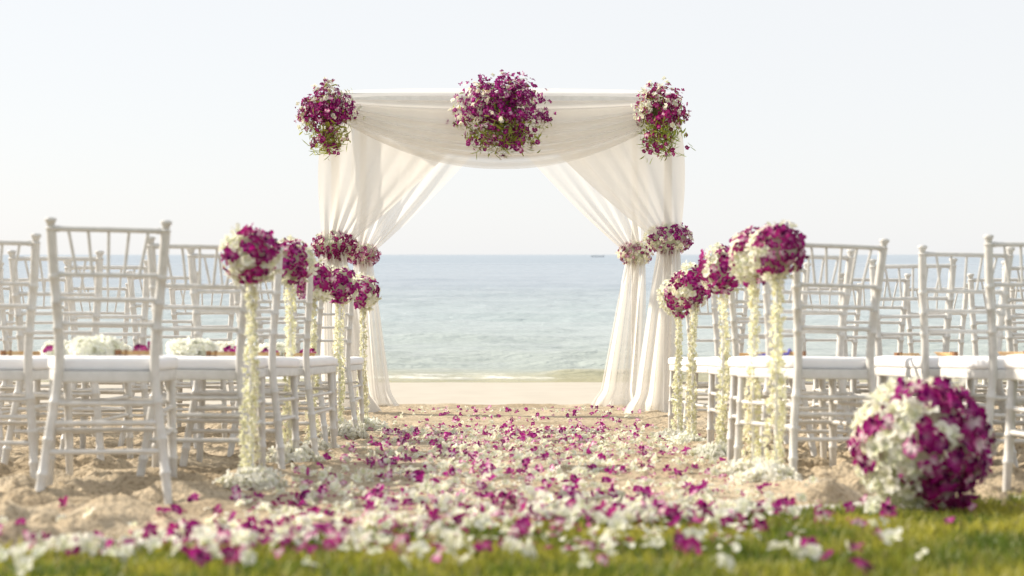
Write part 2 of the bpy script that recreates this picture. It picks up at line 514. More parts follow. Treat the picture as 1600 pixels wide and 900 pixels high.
# sea to the horizon
def sea_height(X, Y):
    d = Y - 20
    fade = sstep(20.8, 24.0, Y) * (1 / (1 + (d / 160) ** 2)) + .0
    wv = 0
    for (lx, ly, a, ph, s) in ((9, 5.2, .10, .3, 1), (4.5, 3.1, .09, 1.7, 2), (2.6, 1.7, .060, 4.1, 3), (15, 9.5, .07, 2.2, 4), (1.6, .95, .032, 3.1, 5)):
        warp = 3.5 * fbm(X / lx, Y / (ly * 2.5), 3, 60 + s)
        env = sstep(.35, .75, fbm(X / (lx * 1.3) + 5, Y / (ly * 1.1) + s, 2, 70 + s))
        c = np.cos(2 * math.pi * Y / ly + ph + warp * 2.2)
        wv = wv + a * env / (1 + (d / (ly * 30)) ** 4) * (np.exp(1.6 * (c - 1)) * 1.5 - .4)
    z = SEA_Z + .006 + wv * fade
    # small wave about to break on the right and a broken one on the left
    e = 22.3 + .16 * (fbm(X * .6, X * 0 + 1.5, 3, 31) - .5)
    br = sstep(.15, .8, X) * (1 - sstep(3.8, 6, X)) + .45 * (1 - sstep(-.9, .3, X)) * fbm(X * .9, X * 0 + 7, 2, 33)
    z = z + .08 * br * np.where(Y < e, np.exp(-((Y - e) / .20) ** 2), np.exp(-((Y - e) / .55) ** 2))
    # thin run-up edge
    z = z + .012 * (fbm(X * 1.1, Y * 2, 3, 35) - .5) * sstep(20.5, 21.4, Y)
    return z
sxs = np.concatenate([-np.geomspace(1, 1200, 130)[::-1] * 14.0 , np.linspace(-14, 14, 330)[1:-1], np.geomspace(1, 1200, 130) * 14.0])
sys_ = np.concatenate([np.arange(20.6, 30, .06), np.geomspace(30, 400, 330), np.geomspace(410, 45000, 40)])
X, Y = np.meshgrid(sxs, sys_)
e = 22.3 + .16 * (fbm(X * .6, X * 0 + 1.5, 3, 31) - .5)
foam = .34 * (1 - sstep(.0, .9, X)) * np.exp(-((Y - 22.2) / .75) ** 2) \
     + .28 * np.exp(-((Y - 21.62) / .25) ** 2) \
     + .20 * np.exp(-((Y - e - .1) / .25) ** 2) * sstep(.2, .9, X) + .38 * (1 - sstep(.5, 1.5, X)) * np.exp(-((Y - 23.9) / .35) ** 2) * sstep(.45, .6, fbm(X * .4, Y * 0, 2, 12))
CF = np.stack([foam, foam * 0, foam * 0], -1).reshape(-1, 3)
tag(link('sea', grid_mesh('sea', sxs, sys_, sea_height, M_SEA, CF)), kind='structure')

# ------------------------------------------------------------------ flower templates
def petal_geo(L, W, cup, bend, az, tilt=0.35, twist=0):
    """leaf-shaped petal from the centre outward: 3 columns x 3 rows + tip, 8+2 tris"""
    V = []; T = []
    rows = [(0.06, .22), (.36, .82), (.72, 1.0)]
    for t, w in rows:
        z = tilt * L * t - bend * L * t * t
        for s in (-1, 0, 1):
            V.append((s * W * .5 * w, L * t, z + cup * abs(s) * w)); T.append(t)
    V.append((0, L, tilt * L - bend * L)); T.append(1.0)
    F = []
    for r in range(2):
        for c in range(2):
            a = r * 3 + c
            F += [(a, a + 1, a + 4), (a, a + 4, a + 3)]
    F += [(6, 7, 9), (7, 8, 9)]
    V = np.array(V)
    c, s = math.cos(az), math.sin(az)
    R = np.array([[c, -s, 0], [s, c, 0], [0, 0, 1]])
    return V @ R.T, np.array(F), np.array(T)

def orchid(kind, seed, size=.052, openness=1.0):
    r = np.random.default_rng(seed)
    Vs = []; Fs = []; Cs = []; n = 0
    if kind == 'purple':
        tip = np.array([.29, .003, .145]) * r.uniform(.6, 1.3); mid = np.array([.36, .008, .195]); base = np.array([.60, .26, .45])
        lip = np.array([.12, .002, .08]); thr = .08
    elif kind == 'pink':
        tip = np.array([.48, .02, .25]); mid = np.array([.60, .18, .42]); base = np.array([.82, .68, .72]); lip = np.array([.26, .004, .16]); thr = .38
    else:
        tip = np.array([.88, .87, .79]) * r.uniform(.96, 1.02); mid = np.array([.87, .86, .76]); base = np.array([.76, .78, .52]); lip = np.array([.80, .79, .58]); thr = .12
    H = size / 2
    # 2 broad petals, 3 sepals, lip
    spec = [(rad(62), 1.0, .92, .05), (rad(-62), 1.0, .92, .05), (0, .98, .60, 0), (rad(128), .92, .58, 0), (rad(-128), .92, .58, 0), (rad(180), .62, .62, 0)]
    for i, (az, L, W, c) in enumerate(spec):
        tilt = r.uniform(.25, .75) / max(openness, .3); bend = r.uniform(.1, .7)
        if i == 5: tilt = 1.0; bend = .3
        v, f, t = petal_geo(H * L * r.uniform(.9, 1.08), H * W, H * (.14 if i < 5 else .3), bend, az + r.uniform(-.12, .12), tilt)
        v[:, 2] += i * .0004
        if i == 5: col = np.where(t[:, None] < .3, base, lip)
        else:
            k = np.clip((t[:, None] - thr) / .35, 0, 1)
            col = base * (1 - k) + mid * k
            k2 = np.clip((t[:, None] - .6) / .4, 0, 1); col = col * (1 - k2) + tip * k2
        Vs.append(v); Fs.append(f + n); Cs.append(col); n += len(v)
    return np.concatenate(Vs), np.concatenate(Fs), np.concatenate(Cs)

PURPLE = [orchid('purple', i, openness=o) for i, o in ((1, 1.0), (2, .8), (3, 1.2), (4, .65), (5, .45), (6, 1.5))]
PINK = [orchid('pink', i, openness=o) for i, o in ((11, 1.0), (12, .7), (13, 1.3))]
WHITE = [orchid('white', i, openness=o) for i, o in ((21, 1.0), (22, .7), (23, 1.2), (24, .6), (25, .42), (26, 1.5))]

def frame_from(nrm, spin):
    """(N,3) unit normals, (N,) angles -> (N,3,3) with local z along the normal"""
    n = nrm / (np.linalg.norm(nrm, axis=1)[:, None] + 1e-9)
    a = np.where(np.abs(n[:, 2:3]) < .9, np.array([[0, 0, 1.]]), np.array([[1., 0, 0]]))
    u = np.cross(a, n); u /= np.linalg.norm(u, axis=1)[:, None]
    v = np.cross(n, u)
    c = np.cos(spin)[:, None]; s = np.sin(spin)[:, None]
    return np.stack([u * c + v * s, -u * s + v * c, n], -1)

def scatter(tmpl, P, N, S, spin=None, cmul=None):
    V, F, C = tmpl; n = len(P)
    if n == 0: return np.zeros((0, 3)), np.zeros((0, 3), int), np.zeros((0, 3))
    spin = rng.uniform(0, 6.28, n) if spin is None else spin
    R = frame_from(np.asarray(N, float), spin)
    VV = np.einsum('nij,kj->nki', R, V) * np.asarray(S)[:, None, None] + np.asarray(P)[:, None, :]
    FF = F[None] + (np.arange(n) * len(V))[:, None, None]
    CC = np.repeat(C[None], n, 0)
    if cmul is not None: CC = CC * np.asarray(cmul)[:, None, None]
    return VV.reshape(-1, 3), FF.reshape(-1, 3), CC.reshape(-1, 3)

def joined(parts):
    V = []; F = []; C = []; n = 0
    for v, f, c in parts:
        if len(v) == 0: continue
        V.append(v); F.append(f + n); C.append(c); n += len(v)
    return np.concatenate(V), np.concatenate(F), np.concatenate(C)

def multi(tmpls, P, N, S, cvar=.12):
    P = np.asarray(P); N = np.asarray(N); S = np.asarray(S)
    pick = rng.integers(0, len(tmpls), len(P)); out = []
    for k in range(len(tmpls)):
        m = pick == k
        out.append(scatter(tmpls[k], P[m], N[m], S[m], cmul=1 + rng.uniform(-cvar, cvar, m.sum())))
    return joined(out)

def bloom_mesh(name, t): return mesh_np(name, t[0], t[1], M_PETAL, t[2])
ME_PURPLE = [bloom_mesh('purple_orchid', t) for t in PURPLE]
ME_PINK = [bloom_mesh('pink_orchid', t) for t in PINK]
ME_WHITE = [bloom_mesh('white_orchid', t) for t in WHITE]

def leaf_tmpl(L=.05, W=.012, col=(.16, .22, .04)):
    v, f, t = petal_geo(L, W, .002, .4, 0, .2)
    c = np.array(col)[None] * (.75 + .5 * t[:, None])
    return v, f, c
LEAF = leaf_tmpl(.055, .013, (.27, .29, .05))
STEM = leaf_tmpl(.075, .005, (.30, .34, .08))
BUD = leaf_tmpl(.018, .012, (.24, .03, .12))
# little tubular white blossom for garlands
def floret(seed, a=(.80, .78, .46), b=(.92, .91, .81)):
    r = np.random.default_rng(seed); Vs = []; Fs = []; Cs = []; n = 0
    for k in range(4):
        v, f, t = petal_geo(.014, .010, .002, .2, k * math.pi / 2 + r.uniform(-.3, .3), r.uniform(.3, 1.1))
        a = np.array(a); b = np.array(b)
        Vs.append(v); Fs.append(f + n); n += len(v); Cs.append(a * (1 - t[:, None]) + b * t[:, None])
    return np.concatenate(Vs), np.concatenate(Fs), np.concatenate(Cs)
FLORET = [floret(i) for i in range(3)]
FLORETW = [floret(i, (.88, .88, .74), (.92, .92, .88)) for i in range(3)]

def fib(n):
    i = np.arange(n) + .5
    ph = np.arccos(1 - 2 * i / n); th = math.pi * (1 + 5 ** .5) * i
    return np.stack([np.cos(th) * np.sin(ph), np.sin(th) * np.sin(ph), np.cos(ph)], 1)

def ico_mesh(name, r, mat, sub=3, squash=1):
    import bmesh
    bm = bmesh.new(); bmesh.ops.create_icosphere(bm, subdivisions=sub, radius=r)
    for v in bm.verts:
        k = 1 + .05 * math.sin(v.co.x * 60) * math.sin(v.co.y * 53 + 1)
        v.co *= k; v.co.z *= squash
    me = bpy.data.meshes.new(name); bm.to_mesh(me); bm.free()
    me.polygons.foreach_set('use_smooth', np.ones(len(me.polygons), dtype=bool))
    me.materials.append(mat)
    return me

def flower_ball(loc, R, n, patches, label, cat_group=None, size=1.0, seed=0, clip_below=None):
    """patches: list of (direction, cosine) where the blooms are purple"""
    r = np.random.default_rng(100 + seed)
    root = empty('flower_ball', loc)
    tag(root, label, 'flower ball', cat_group)
    link('foam_core', ico_mesh('foam_core', R * .80, M_FOAMW), root)
    D = fib(n); D = D + r.normal(0, .045, D.shape); D /= np.linalg.norm(D, axis=1)[:, None]
    for d in D:
        purple = False
        for (pd, pc) in patches:
            pd = np.array(pd, float); pd /= np.linalg.norm(pd)
            if d.dot(pd) + r.normal(0, .02) > pc: purple = not purple if pc < -.99 else True
        if r.random() < .012: purple = not purple
        ms = (ME_PURPLE if r.random() < .8 else ME_PINK) if purple else ME_WHITE
        o = link('bloom', ms[r.integers(0, len(ms))], root)
        nn = d + r.normal(0, .22, 3)
        M = Matrix(frame_from(nn[None], np.array([r.uniform(0, 6.28)]))[0].tolist()).to_4x4()
        s = size * r.uniform(.72, 1.25)
        o.matrix_local = Matrix.Translation(Vector((d * R * r.uniform(.86, 1.07)).tolist())) @ M @ Matrix.Scale(s, 4)
    return root

# ------------------------------------------------------------------ chairs
def ringed(P, r, rings, n=10, finial=False, taper=1.0):
    """polyline tube with bamboo-like joint rings; returns points, radii"""
    P = np.asarray(P, float)
    seg = np.linalg.norm(np.diff(P, axis=0), axis=1); cum = np.concatenate([[0], np.cumsum(seg)]); L = cum[-1]
    ts = [(0, r * taper), (.004, r * taper)] if not finial else [(0, r * taper)]
    for a in rings:
        s = a * L
        ts += [(s - .009, r), (s - .005, r * 1.16), (s, r * 1.22), (s + .005, r * 1.16), (s + .009, r)]
    for s in cum[1:-1]: ts.append((s, r))
    if finial: ts += [(L - .034, r), (L - .030, r * 1.18), (L - .026, r * .80), (L - .014, r * .86), (L - .006, r * 1.22), (L, r * 1.20), (L + .003, r * .9)]
    else: ts += [(L, r)]
    ts.sort()
    pts = []
    for s, _ in ts:
        pts.append([np.interp(s, cum, P[:, k]) for k in range(3)])
    if finial: pts[-1] = (np.array(P[-1]) + np.array([0, 0, .003])).tolist()
    return np.array(pts), np.array([q for _, q in ts])

def smooth_path(P, n=14):
    P = np.asarray(P, float); t = np.linspace(0, len(P) - 1, n); out = []
    for s in t:
        i = int(min(max(math.floor(s), 0), len(P) - 2)); f = s - i
        p0 = P[max(i - 1, 0)]; p1 = P[i]; p2 = P[i + 1]; p3 = P[min(i + 2, len(P) - 1)]
        out.append(.5 * ((2 * p1) + (-p0 + p2) * f + (2 * p0 - 5 * p1 + 4 * p2 - p3) * f * f + (-p0 + 3 * p1 - 3 * p2 + p3) * f ** 3))
    return np.array(out)

CHAIR_PARTS = []
def bpost(z):   # half width and y of the back post at height z
    K = np.array([[.203, -.262, 0], [.176, -.216, .22], [.150, -.196, .43], [.156, -.203, .60], [.170, -.220, .75], [.181, -.246, .92]])
    return np.interp(z, K[:, 2], K[:, 0]), np.interp(z, K[:, 2], K[:, 1])
def make_chair_parts():
    out = []
    K = [(.203, -.262, 0), (.176, -.216, .22), (.150, -.196, .43), (.156, -.203, .60), (.170, -.220, .75), (.181, -.246, .92)]
    for s in (-1, 1):
        P = smooth_path([(s * x, y, z) for x, y, z in K], 16)
        p, r = ringed(P, .0155, (.11, .23, .36, .62, .71, .80), finial=True, taper=.85)
        out.append(('back_post', MB().tube(p, r, 12).mesh('back_post', M_CHAIR)))
    for s in (-1, 1):
        p, r = ringed([(s * .212, .205, 0), (s * .205, .195, .2), (s * .198, .185, .41)], .0155, (.28, .5, .72), taper=.85)
        out.append(('front_leg', MB().tube(p, r, 12).mesh('front_leg', M_CHAIR)))
    o = rounded(.158, .222, -.205, .215, .035, 4)
    out.append(('seat', MB().slab(o, [.392, .396, .425, .430], [.004, 0, 0, .004]).mesh('seat', M_SEAT)))
    o = rounded(.166, .229, -.178, .226, .04, 5)
    out.append(('cushion', MB().slab(o, [.4305, .434, .442, .458, .468, .474, .4775], [.012, .003, 0, 0, .004, .016, .05]).mesh('cushion', M_CUSHION, ang=80)))
    def rail(name, z, r=.0082, dz=0, bow=.0):
        hw, y = bpost(z); P = [(x * hw, y - bow * (1 - x * x), z) for x in (-1, -.5, 0, .5, 1)]
        p, rr = ringed(smooth_path(P, 9), r, (.06, .94))
        out.append((name, MB().tube(p, rr, 8).mesh(name, M_CHAIR)))
    rail('top_rail', .888, .009, bow=.012)
    for z in (.742, .662, .582): rail('back_rail', z, .0082, bow=.010)
    for a, b in ((-.125, -.098), (-.064, -.050), (0, 0), (.064, .050), (.125, .098)):
        h1, y1 = bpost(.886); h2, y2 = bpost(.744)
        p, rr = ringed([(b, y2 - .008, .744), (a, y1 - .009, .886)], .0050, ())
        out.append(('spindle', MB().tube(p, rr, 8).mesh('spindle', M_CHAIR)))
    for z in (.325, .262, .170):
        hw, y = bpost(z)
        p, rr = ringed([(-hw, y, z), (hw, y, z)], .0084, (.08, .92))
        out.append(('stretcher', MB().tube(p, rr, 8).mesh('stretcher', M_CHAIR)))
    for z in (.315, .215):
        hw = np.interp(z, [0, .41], [.212, .198]); y = np.interp(z, [0, .41], [.205, .185])
        p, rr = ringed([(-hw, y, z), (hw, y, z)], .0084, (.08, .92))
        out.append(('stretcher', MB().tube(p, rr, 8).mesh('stretcher', M_CHAIR)))
    for s in (-1, 1):
        for z in (.295, .215):
            hb, yb = bpost(z); hf = np.interp(z, [0, .41], [.212, .198]); yf = np.interp(z, [0, .41], [.205, .185])
            p, rr = ringed([(s * hb, yb, z), (s * hf, yf, z)], .0084, (.08, .92))
            out.append(('stretcher', MB().tube(p, rr, 8).mesh('stretcher', M_CHAIR)))
    return out
CHAIR_PARTS = make_chair_parts()
SLOPE = math.atan(.0735)
ORD = ['zeroth', 'first', 'second', 'third', 'fourth', 'fifth']

def place_chair(x, y_back, rot, label):
    """x, y_back: world position of the middle of the back posts; rot degrees, + turns the chair's front to the left"""
    a = rad(rot)
    cx = x - math.sin(a) * .235; cy = y_back + math.cos(a) * .235
    gz = float(ground_base(np.array(cy)))
    root = empty('wedding_chair', (0, 0, 0))
    M = Matrix.Translation((cx, cy, gz - .012)) @ Matrix.Rotation(-SLOPE * .9 + random.uniform(-.018, .018), 4, 'X') @ Matrix.Rotation(random.uniform(-.014, .014), 4, 'Y') @ Matrix.Rotation(a, 4, 'Z')
    root.matrix_world = M
    tag(root, label, 'chair', 'white wedding chairs in rows')
    part = {}
    for nm, me in CHAIR_PARTS:      # the cushion belongs to the seat, the spindles to the top rail
        par = part['seat'] if nm == 'cushion' else part['top_rail'] if nm == 'spindle' else root
        part[nm] = link(nm, me, par)
    return M

LEFT = {0: [(-1.34, 4.56, 13)],
        1: [(-1.20, 5.24, 6), (-1.93, 5.05, 4)],
        2: [(-1.17, 5.78, 3), (-1.93, 5.86, 2)],
        3: [(-1.15, 6.62, -2), (-1.89, 6.48, 4), (-2.62, 6.6, 3)],
        4: [(-1.24, 7.60, 2), (-1.86, 7.32, -5), (-2.56, 7.45, 3)],
        5: [(-1.19, 8.58, 3), (-1.88, 8.40, 4), (-2.55, 8.5, -2), (-3.22, 8.45, 3)]}
RIGHT = {0: [(1.90, 4.38, 6)],
         1: [(1.185, 5.26, 16), (1.89, 5.17, 2)],
         2: [(1.18, 5.82, 6), (1.775, 5.66, 5)],
         3: [(1.17, 6.62, 2), (1.79, 6.40, -3), (2.44, 6.55, 4)],
         4: [(1.19, 7.40, 3), (1.89, 7.54, 4), (2.58, 7.50, -3)],
         5: [(1.17, 8.40, 3), (1.86, 8.48, -2), (2.50, 8.45, 3), (3.14, 8.5, 2)]}
SEATS = {}
COLN = ['next to the aisle', 'second from the aisle', 'third from the aisle', 'fourth from the aisle']
for side, D in (('L', LEFT), ('R', RIGHT)):
    where = 'across the aisle from the big flower ball' if side == 'L' else "on the big flower ball's side"
    for row, lst in D.items():
        for c, (x, y, r) in enumerate(lst):
            if row == 0:
                lab = ('white chair pulled back alone towards the lawn, across the aisle from the big flower ball' if side == 'L'
                       else 'white chair standing alone at the lawn edge beside the big flower ball')
            else:
                rn = ['front', 'first', 'second', 'third', 'fourth', 'fifth'][row]
                lab = f'white chair, {rn} full row from lawn, {COLN[c]}, ' + ('opposite the big ball' if side == 'L' else 'big ball side')
            SEATS[(side, row, c)] = place_chair(x, y, r, lab)

# ------------------------------------------------------------------ favours on the seats
def fan_meshes():
    out = []
    for k in range(9):
        a = rad(-5 + 10 * k / 8)
        mb = MB(); w = .006
        V = []; z = .002 + k * .0017
        for (u, hw) in ((-.02, .004), (.0, .0055), (.06, .0065), (.105, .010), (.11, .007)):
            for s in (-1, 1):
                V.append((u * math.cos(a) - s * hw * math.sin(a), u * math.sin(a) + s * hw * math.cos(a), z))
        n = len(V); V2 = V + [(x, y, zz + .0014) for x, y, zz in V]
        F = []
        for i in range(0, n - 2, 2):
            F.append((i, i + 1, i + 3, i + 2)); F.append((n + i, n + i + 2, n + i + 3, n + i + 1))
            F.append((i, i + 2, n + i + 2, n + i)); F.append((i + 1, n + i + 1, n + i + 3, i + 3))
        F.append((0, n, n + 1, 1)); F.append((n - 2, n - 1, 2 * n - 1, 2 * n - 2))
        mb.add(V2, F)
        out.append(mb.mesh('fan_rib', M_WOOD, smooth=False))
    return out
FAN_RIBS = fan_meshes()
FAN_PIVOT = MB().tube([(0, 0, 0), (0, 0, .021)], .0062, 10).mesh('pivot', M_WOODDARK)
FAN_TIP = MB().box((-.036, -.009, .001), (-.018, .009, .020)).mesh('handle_end', M_WOODDARK)
FAN_RIBBON = MB().tube([(.03, -.014, .008), (.034, 0, .024), (.03, .014, .008), (.05, .03, .006), (.075, .034, .005)], [.006, .007, .006, .005, .003], 6).mesh('ribbon', M_RIBBON)

def on_seat(M, u, v, rot=0, dz=0):
    return M @ Matrix.Translation((u, v, .4785 + dz)) @ Matrix.Rotation(rad(rot), 4, 'Z')

def seat_name(k):
    side, row, c = k
    if row == 0: return 'chair pulled back towards the lawn' if side == 'L' else 'chair at the lawn edge'
    rn = ['front', 'first', 'second', 'third', 'fourth', 'fifth'][row]
    return f'{rn} row chair {COLN[c]}' + (' opposite big ball' if side == 'L' else ', big ball side')

def put_fan(k, u, v, rot, ribbon=False):
    root = empty('folded_hand_fan', (0, 0, 0)); root.matrix_world = on_seat(SEATS[k], u, v, rot)
    tag(root, 'folded wooden fan on ' + seat_name(k), 'hand fan', 'folded fans laid on the seats')
    for me in FAN_RIBS: link('fan_rib', me, root)
    link('pivot', FAN_PIVOT, root); link('handle_end', FAN_TIP, root)
    if ribbon: link('ribbon', FAN_RIBBON, root)

def lei_mesh(seed, a=.062, b=.040, n=300):
    r = np.random.default_rng(seed); P = []; N = []
    for i in range(n):
        t = r.uniform(0, 6.283); ph = r.uniform(-.6, 3.7)
        rr = .025 * r.uniform(.7, 1.15); base = np.array([a * math.cos(t), b * math.sin(t), .024])
        o = np.array([math.cos(t), math.sin(t), 0]); d = o * math.cos(ph) + np.array([0, 0, 1]) * math.sin(ph)
        p = base + d * rr; p[2] = max(p[2], .004)
        P.append(p); N.append(d + r.normal(0, .35, 3))
    P = np.array(P); N = np.array(N)
    V, F, C = multi(FLORETW, P, N, r.uniform(.9, 1.5, n))
    V[:, 2] = np.maximum(V[:, 2], .0008)
    return mesh_np('flower_garland', V, F, M_PETAL, C)
LEI = [lei_mesh(1), lei_mesh(2, .055, .045), lei_mesh(3, .066, .036)]
def put_lei(k, u, v, rot, i):
    o = link('flower_garland', LEI[i]); o.matrix_world = on_seat(SEATS[k], u, v, rot)
    tag(o, 'coiled white flower garland on ' + seat_name(k), 'garland', 'coiled garlands laid on the seats')
def put_bloom(k, u, v, i, tiltv=(0, -.7, .7), pink=False):
    o = link('seat_orchid', (ME_PINK if pink else ME_PURPLE)[i])
    R = Matrix(frame_from(np.array([tiltv], float), np.array([random.uniform(0, 6)]))[0].tolist()).to_4x4()
    o.matrix_world = on_seat(SEATS[k], u, v, 0, .018) @ R
    tag(o, 'purple orchid on ' + seat_name(k), 'orchid', 'orchid blooms laid on the seats')

for k, u, v in ((('L', 0, 0), -.05, .06), (('L', 1, 0), -.06, .07), (('L', 2, 0), -.05, .06), (('L', 2, 1), -.05, .05), (('L', 3, 0), -.05, .05), (('L', 3, 1), -.05, .06)):
    put_lei(k, u, v, random.uniform(-15, 15), random.randrange(3))
    put_bloom(k, u + .14, v + .01, random.randrange(4)); put_bloom(k, u + .17, v + .05, random.randrange(4), (.4, -.6, .6))
    put_fan(k, u + .10, v - .08, random.uniform(0, 40))
put_fan(('L', 1, 1), .02, .04, 30); put_bloom(('L', 1, 1), .15, .08, 1)
for k, u, v, r, rb in ((('R', 1, 0), -.03, .05, 120, True), (('R', 1, 1), .07, .06, 125, False), (('R', 2, 0), -.05, .05, 130, True), (('R', 2, 1), .05, .03, 100, False), (('R', 3, 0), 0, .05, 140, False), (('R', 3, 1), 0, .04, 30, False)):
    put_fan(k, u, v, r, rb)

# ------------------------------------------------------------------ flower stands along the aisle
STANDS_L = [(-.965, 5.10, .828), (-1.02, 6.30, .885), (-1.05, 7.20, .87), (-1.047, 8.25, .87), (-1.01, 9.15, .87)]
STANDS_R = [(.925, 5.12, .832), (.915, 5.56, .87), (.93, 6.50, .86), (.925, 7.60, .86), (.90, 8.05, .82)]

def strand_mesh(h, seed):
    """three garland strings wound together, fuller in the middle, down a slim post"""
    r = np.random.default_rng(seed); parts = []
    P = []; N = []; S = []
    n = 430
    for i in range(n):
        t = (i + r.random()) / n; z = h * (1 - t)
        a = r.uniform(0, 6.283)
        sway = .010 * math.sin(t * 5 + seed); w = .026 + .010 * math.sin(3.1 * t + .3 * seed) + r.normal(0, .006)
        d = np.array([math.cos(a), math.sin(a), 0])
        P.append(np.array([sway, .006 * math.sin(t * 7), z]) + d * abs(w)); N.append(d + np.array([0, 0, r.normal(0, .6)])); S.append(r.uniform(.9, 1.6))
    return multi(FLORET, np.array(P), np.array(N), np.array(S), .15)

def garland_string(h, seed, ang):
    r = np.random.default_rng(seed); P = []; N = []; S = []; n = int(h / .0060)
    ph = r.uniform(0, 6)
    for i in range(n):
        t = i / n; z = h * (1 - t) + r.normal(0, .004)
        rr = .017 + .011 * math.sin(t * 5 + ph); a0 = ang + .7 * math.sin(t * 6 + ph)
        c = np.array([rr * math.cos(a0), rr * math.sin(a0), z])
        a = r.uniform(0, 6.283); d = np.array([math.cos(a), math.sin(a), r.normal(0, .5)])
        P.append(c + d * np.array([.007, .007, .002]) * r.uniform(.5, 1.5)); N.append(d); S.append(r.uniform(.6, 1.15))
    V, F, C = multi(FLORET, np.array(P), np.array(N), np.array(S), .15)
    return mesh_np('garland_string', V, F, M_PETAL, C)

def heap_mesh(seed, rx, ry, hz, n):
    r = np.random.default_rng(seed); P = []; N = []
    for i in range(n):
        d = r.normal(0, 1, 3); d /= np.linalg.norm(d); d[2] = abs(d[2]); q = r.uniform(.6, 1.05) ** .5
        k = 1 + .25 * math.sin(3 * math.atan2(d[1], d[0]) + seed)
        P.append((d[0] * rx * q * k, d[1] * ry * q * k, d[2] * hz * q * (.8 + .4 * r.random()))); N.append(d + r.normal(0, .4, 3))
    P = np.array(P); N = np.array(N)
    w = r.random(n) < .6
    out = [multi(FLORETW, P[w], N[w], r.uniform(1.1, 1.9, w.sum())), multi(WHITE, P[~w], N[~w], r.uniform(.5, .8, (~w).sum()))]
    return mesh_np('blossom_heap', *joined(out)[:2], M_PETAL, joined(out)[2])

POST_ME = {}
BALL_PATCH = {
 'L': [[((.45, -.55, .65), .62), ((-.85, -.5, -.15), .86), ((.1, -.7, -.75), .84), ((.3, .8, .2), .6)],
       [((.2, -.9, .35), .62), ((.6, -.5, -.7), .86), ((0, .9, 0), .7)],
       [((-.2, -.9, .35), .58), ((.7, -.4, .2), .72), ((-.5, -.6, -.6), .85)],
       [((.35, -.85, .15), .5), ((-.6, .5, .3), .7), ((.2, -.6, -.75), .8)],
       [((.1, -.9, .3), .66), ((-.4, -.6, -.6), .78), ((.85, -.3, .3), .8)]],
 'R': [[((.75, -.6, .15), .52), ((-.35, -.6, .75), .78), ((-.3, -.75, -.55), .86), ((.2, .8, .5), .6)],
       [((.1, -.75, .65), .62), ((.75, -.3, -.5), .75), ((-.7, .5, .3), .7)],
       [((-.1, -.8, -.55), .62), ((.3, -.6, .75), .72), ((-.9, .2, .2), .75)],
       [((.55, -.75, .2), .62), ((-.75, -.5, .45), .82), ((0, -.5, -.8), .8)],
       [((-.1, -.9, .1), .52), ((.5, -.3, .8), .75), ((.3, -.6, -.75), .7)]]}
ORDN = ['first', 'second', 'third', 'fourth', 'fifth']
for side, lst in (('L', STANDS_L), ('R', STANDS_R)):
    tail = 'opposite the big ball' if side == 'L' else 'big ball side'
    for i, (x, y, h) in enumerate(lst):
        gz = float(ground_z(np.array([x]), np.array([y]))[0])
        st = empty('flower_stand', (x, y, gz - .01))
        tag(st, f'slim white flower stand hung with garlands, {ORDN[i]} from lawn, {tail}', 'flower stand', 'flower stands lining the aisle')
        MB().tube([(0, 0, .012), (0, 0, h - .02)], .008, 10).build('post', M_POST, st)
        MB().tube([(0, 0, 0), (0, 0, .008), (0, 0, .012)], [.085, .085, .08], 24).build('base_plate', M_POST, st)
        for k in range(3):
            g = link('garland_string', garland_string(h - .05, 31 * i + 7 * k + (100 if side == 'R' else 0), k * 2.094 + .6), st)
            g.location = (0, 0, .008)
        R = (.092, .098, .104, .106, .106)[i]
        flower_ball((x, y, gz + h), R * (1 if i < 3 else .98), 120, BALL_PATCH[side][i],
                    f'purple and white orchid ball topping the {ORDN[i]} stand from lawn, {tail}', 'flower balls on the stands', .92, seed=10 * i + (5 if side == 'R' else 0))
        hx = .02 if side == 'L' else -.03
        o = link('blossom_heap', heap_mesh(200 + i + (50 if side == 'R' else 0), .115, .09, .065, 190))
        o.location = (x + hx, y - .07, gz - .004)
        tag(o, f'heap of white blossoms at foot of the {ORDN[i]} stand from lawn, {tail}', 'blossom heap', 'white blossom heaps under the stands')

# big flower ball on the lawn
bx, by = 1.165, 4.12
bz = float(lawn_z(bx, by))
flower_ball((bx, by, bz + .192), .180, 300,
            [((.88, -.40, .25), .74), ((.42, -.5, .76), .86), ((.35, -.93, -.05), .955), ((-.22, -.95, .28), .955), ((-.10, -.97, .02), .965), ((-.05, -.85, -.5), .935), ((.62, -.5, -.6), .86), ((-.75, -.45, .45), .965),
             ((-.98, -.1, .0), .95), ((-.25, -.45, .85), .96), ((-.05, -.3, .95), .97), ((.3, .8, .2), .5), ((.95, .1, -.2), .7)],
            'big orchid ball, white one side and purple the other, resting on lawn', None, 1.25, seed=77)

# ------------------------------------------------------------------ wedding arch
AX, AY = -.15, 12.0       # centre of the front beam
HW, DEP = 1.40, 2.70
ZB = 1.745                # underside of the beams
AROT = rad(1.3)
def aw(x, y):             # arch-local -> world xy
    c, s = math.cos(AROT), math.sin(AROT)
    return AX + c * x - s * y, AY + s * x + c * y
arch = empty('wedding_arch', (AX, AY, float(ground_base(np.array(AY)))), AROT)
tag(arch, 'square white wooden wedding arch on the sand between sea and aisle', 'arch')
az0 = arch.location.z
for sx_ in (-1, 1):
    for yy in (0, DEP):
        wx, wy = aw(sx_ * HW, yy); g = float(ground_base(np.array(wy)))
        mb = MB().box((sx_ * HW - .032, yy - .032, g - .06 - az0), (sx_ * HW + .032, yy + .032, ZB - az0))
        mb.build('post', M_POST, arch, smooth=False)
for yy in (0, DEP):
    MB().box((-HW - .06, yy - .033, ZB - az0 + .001), (HW + .06, yy + .033, ZB + .066 - az0)).build('beam', M_POST, arch, smooth=False)
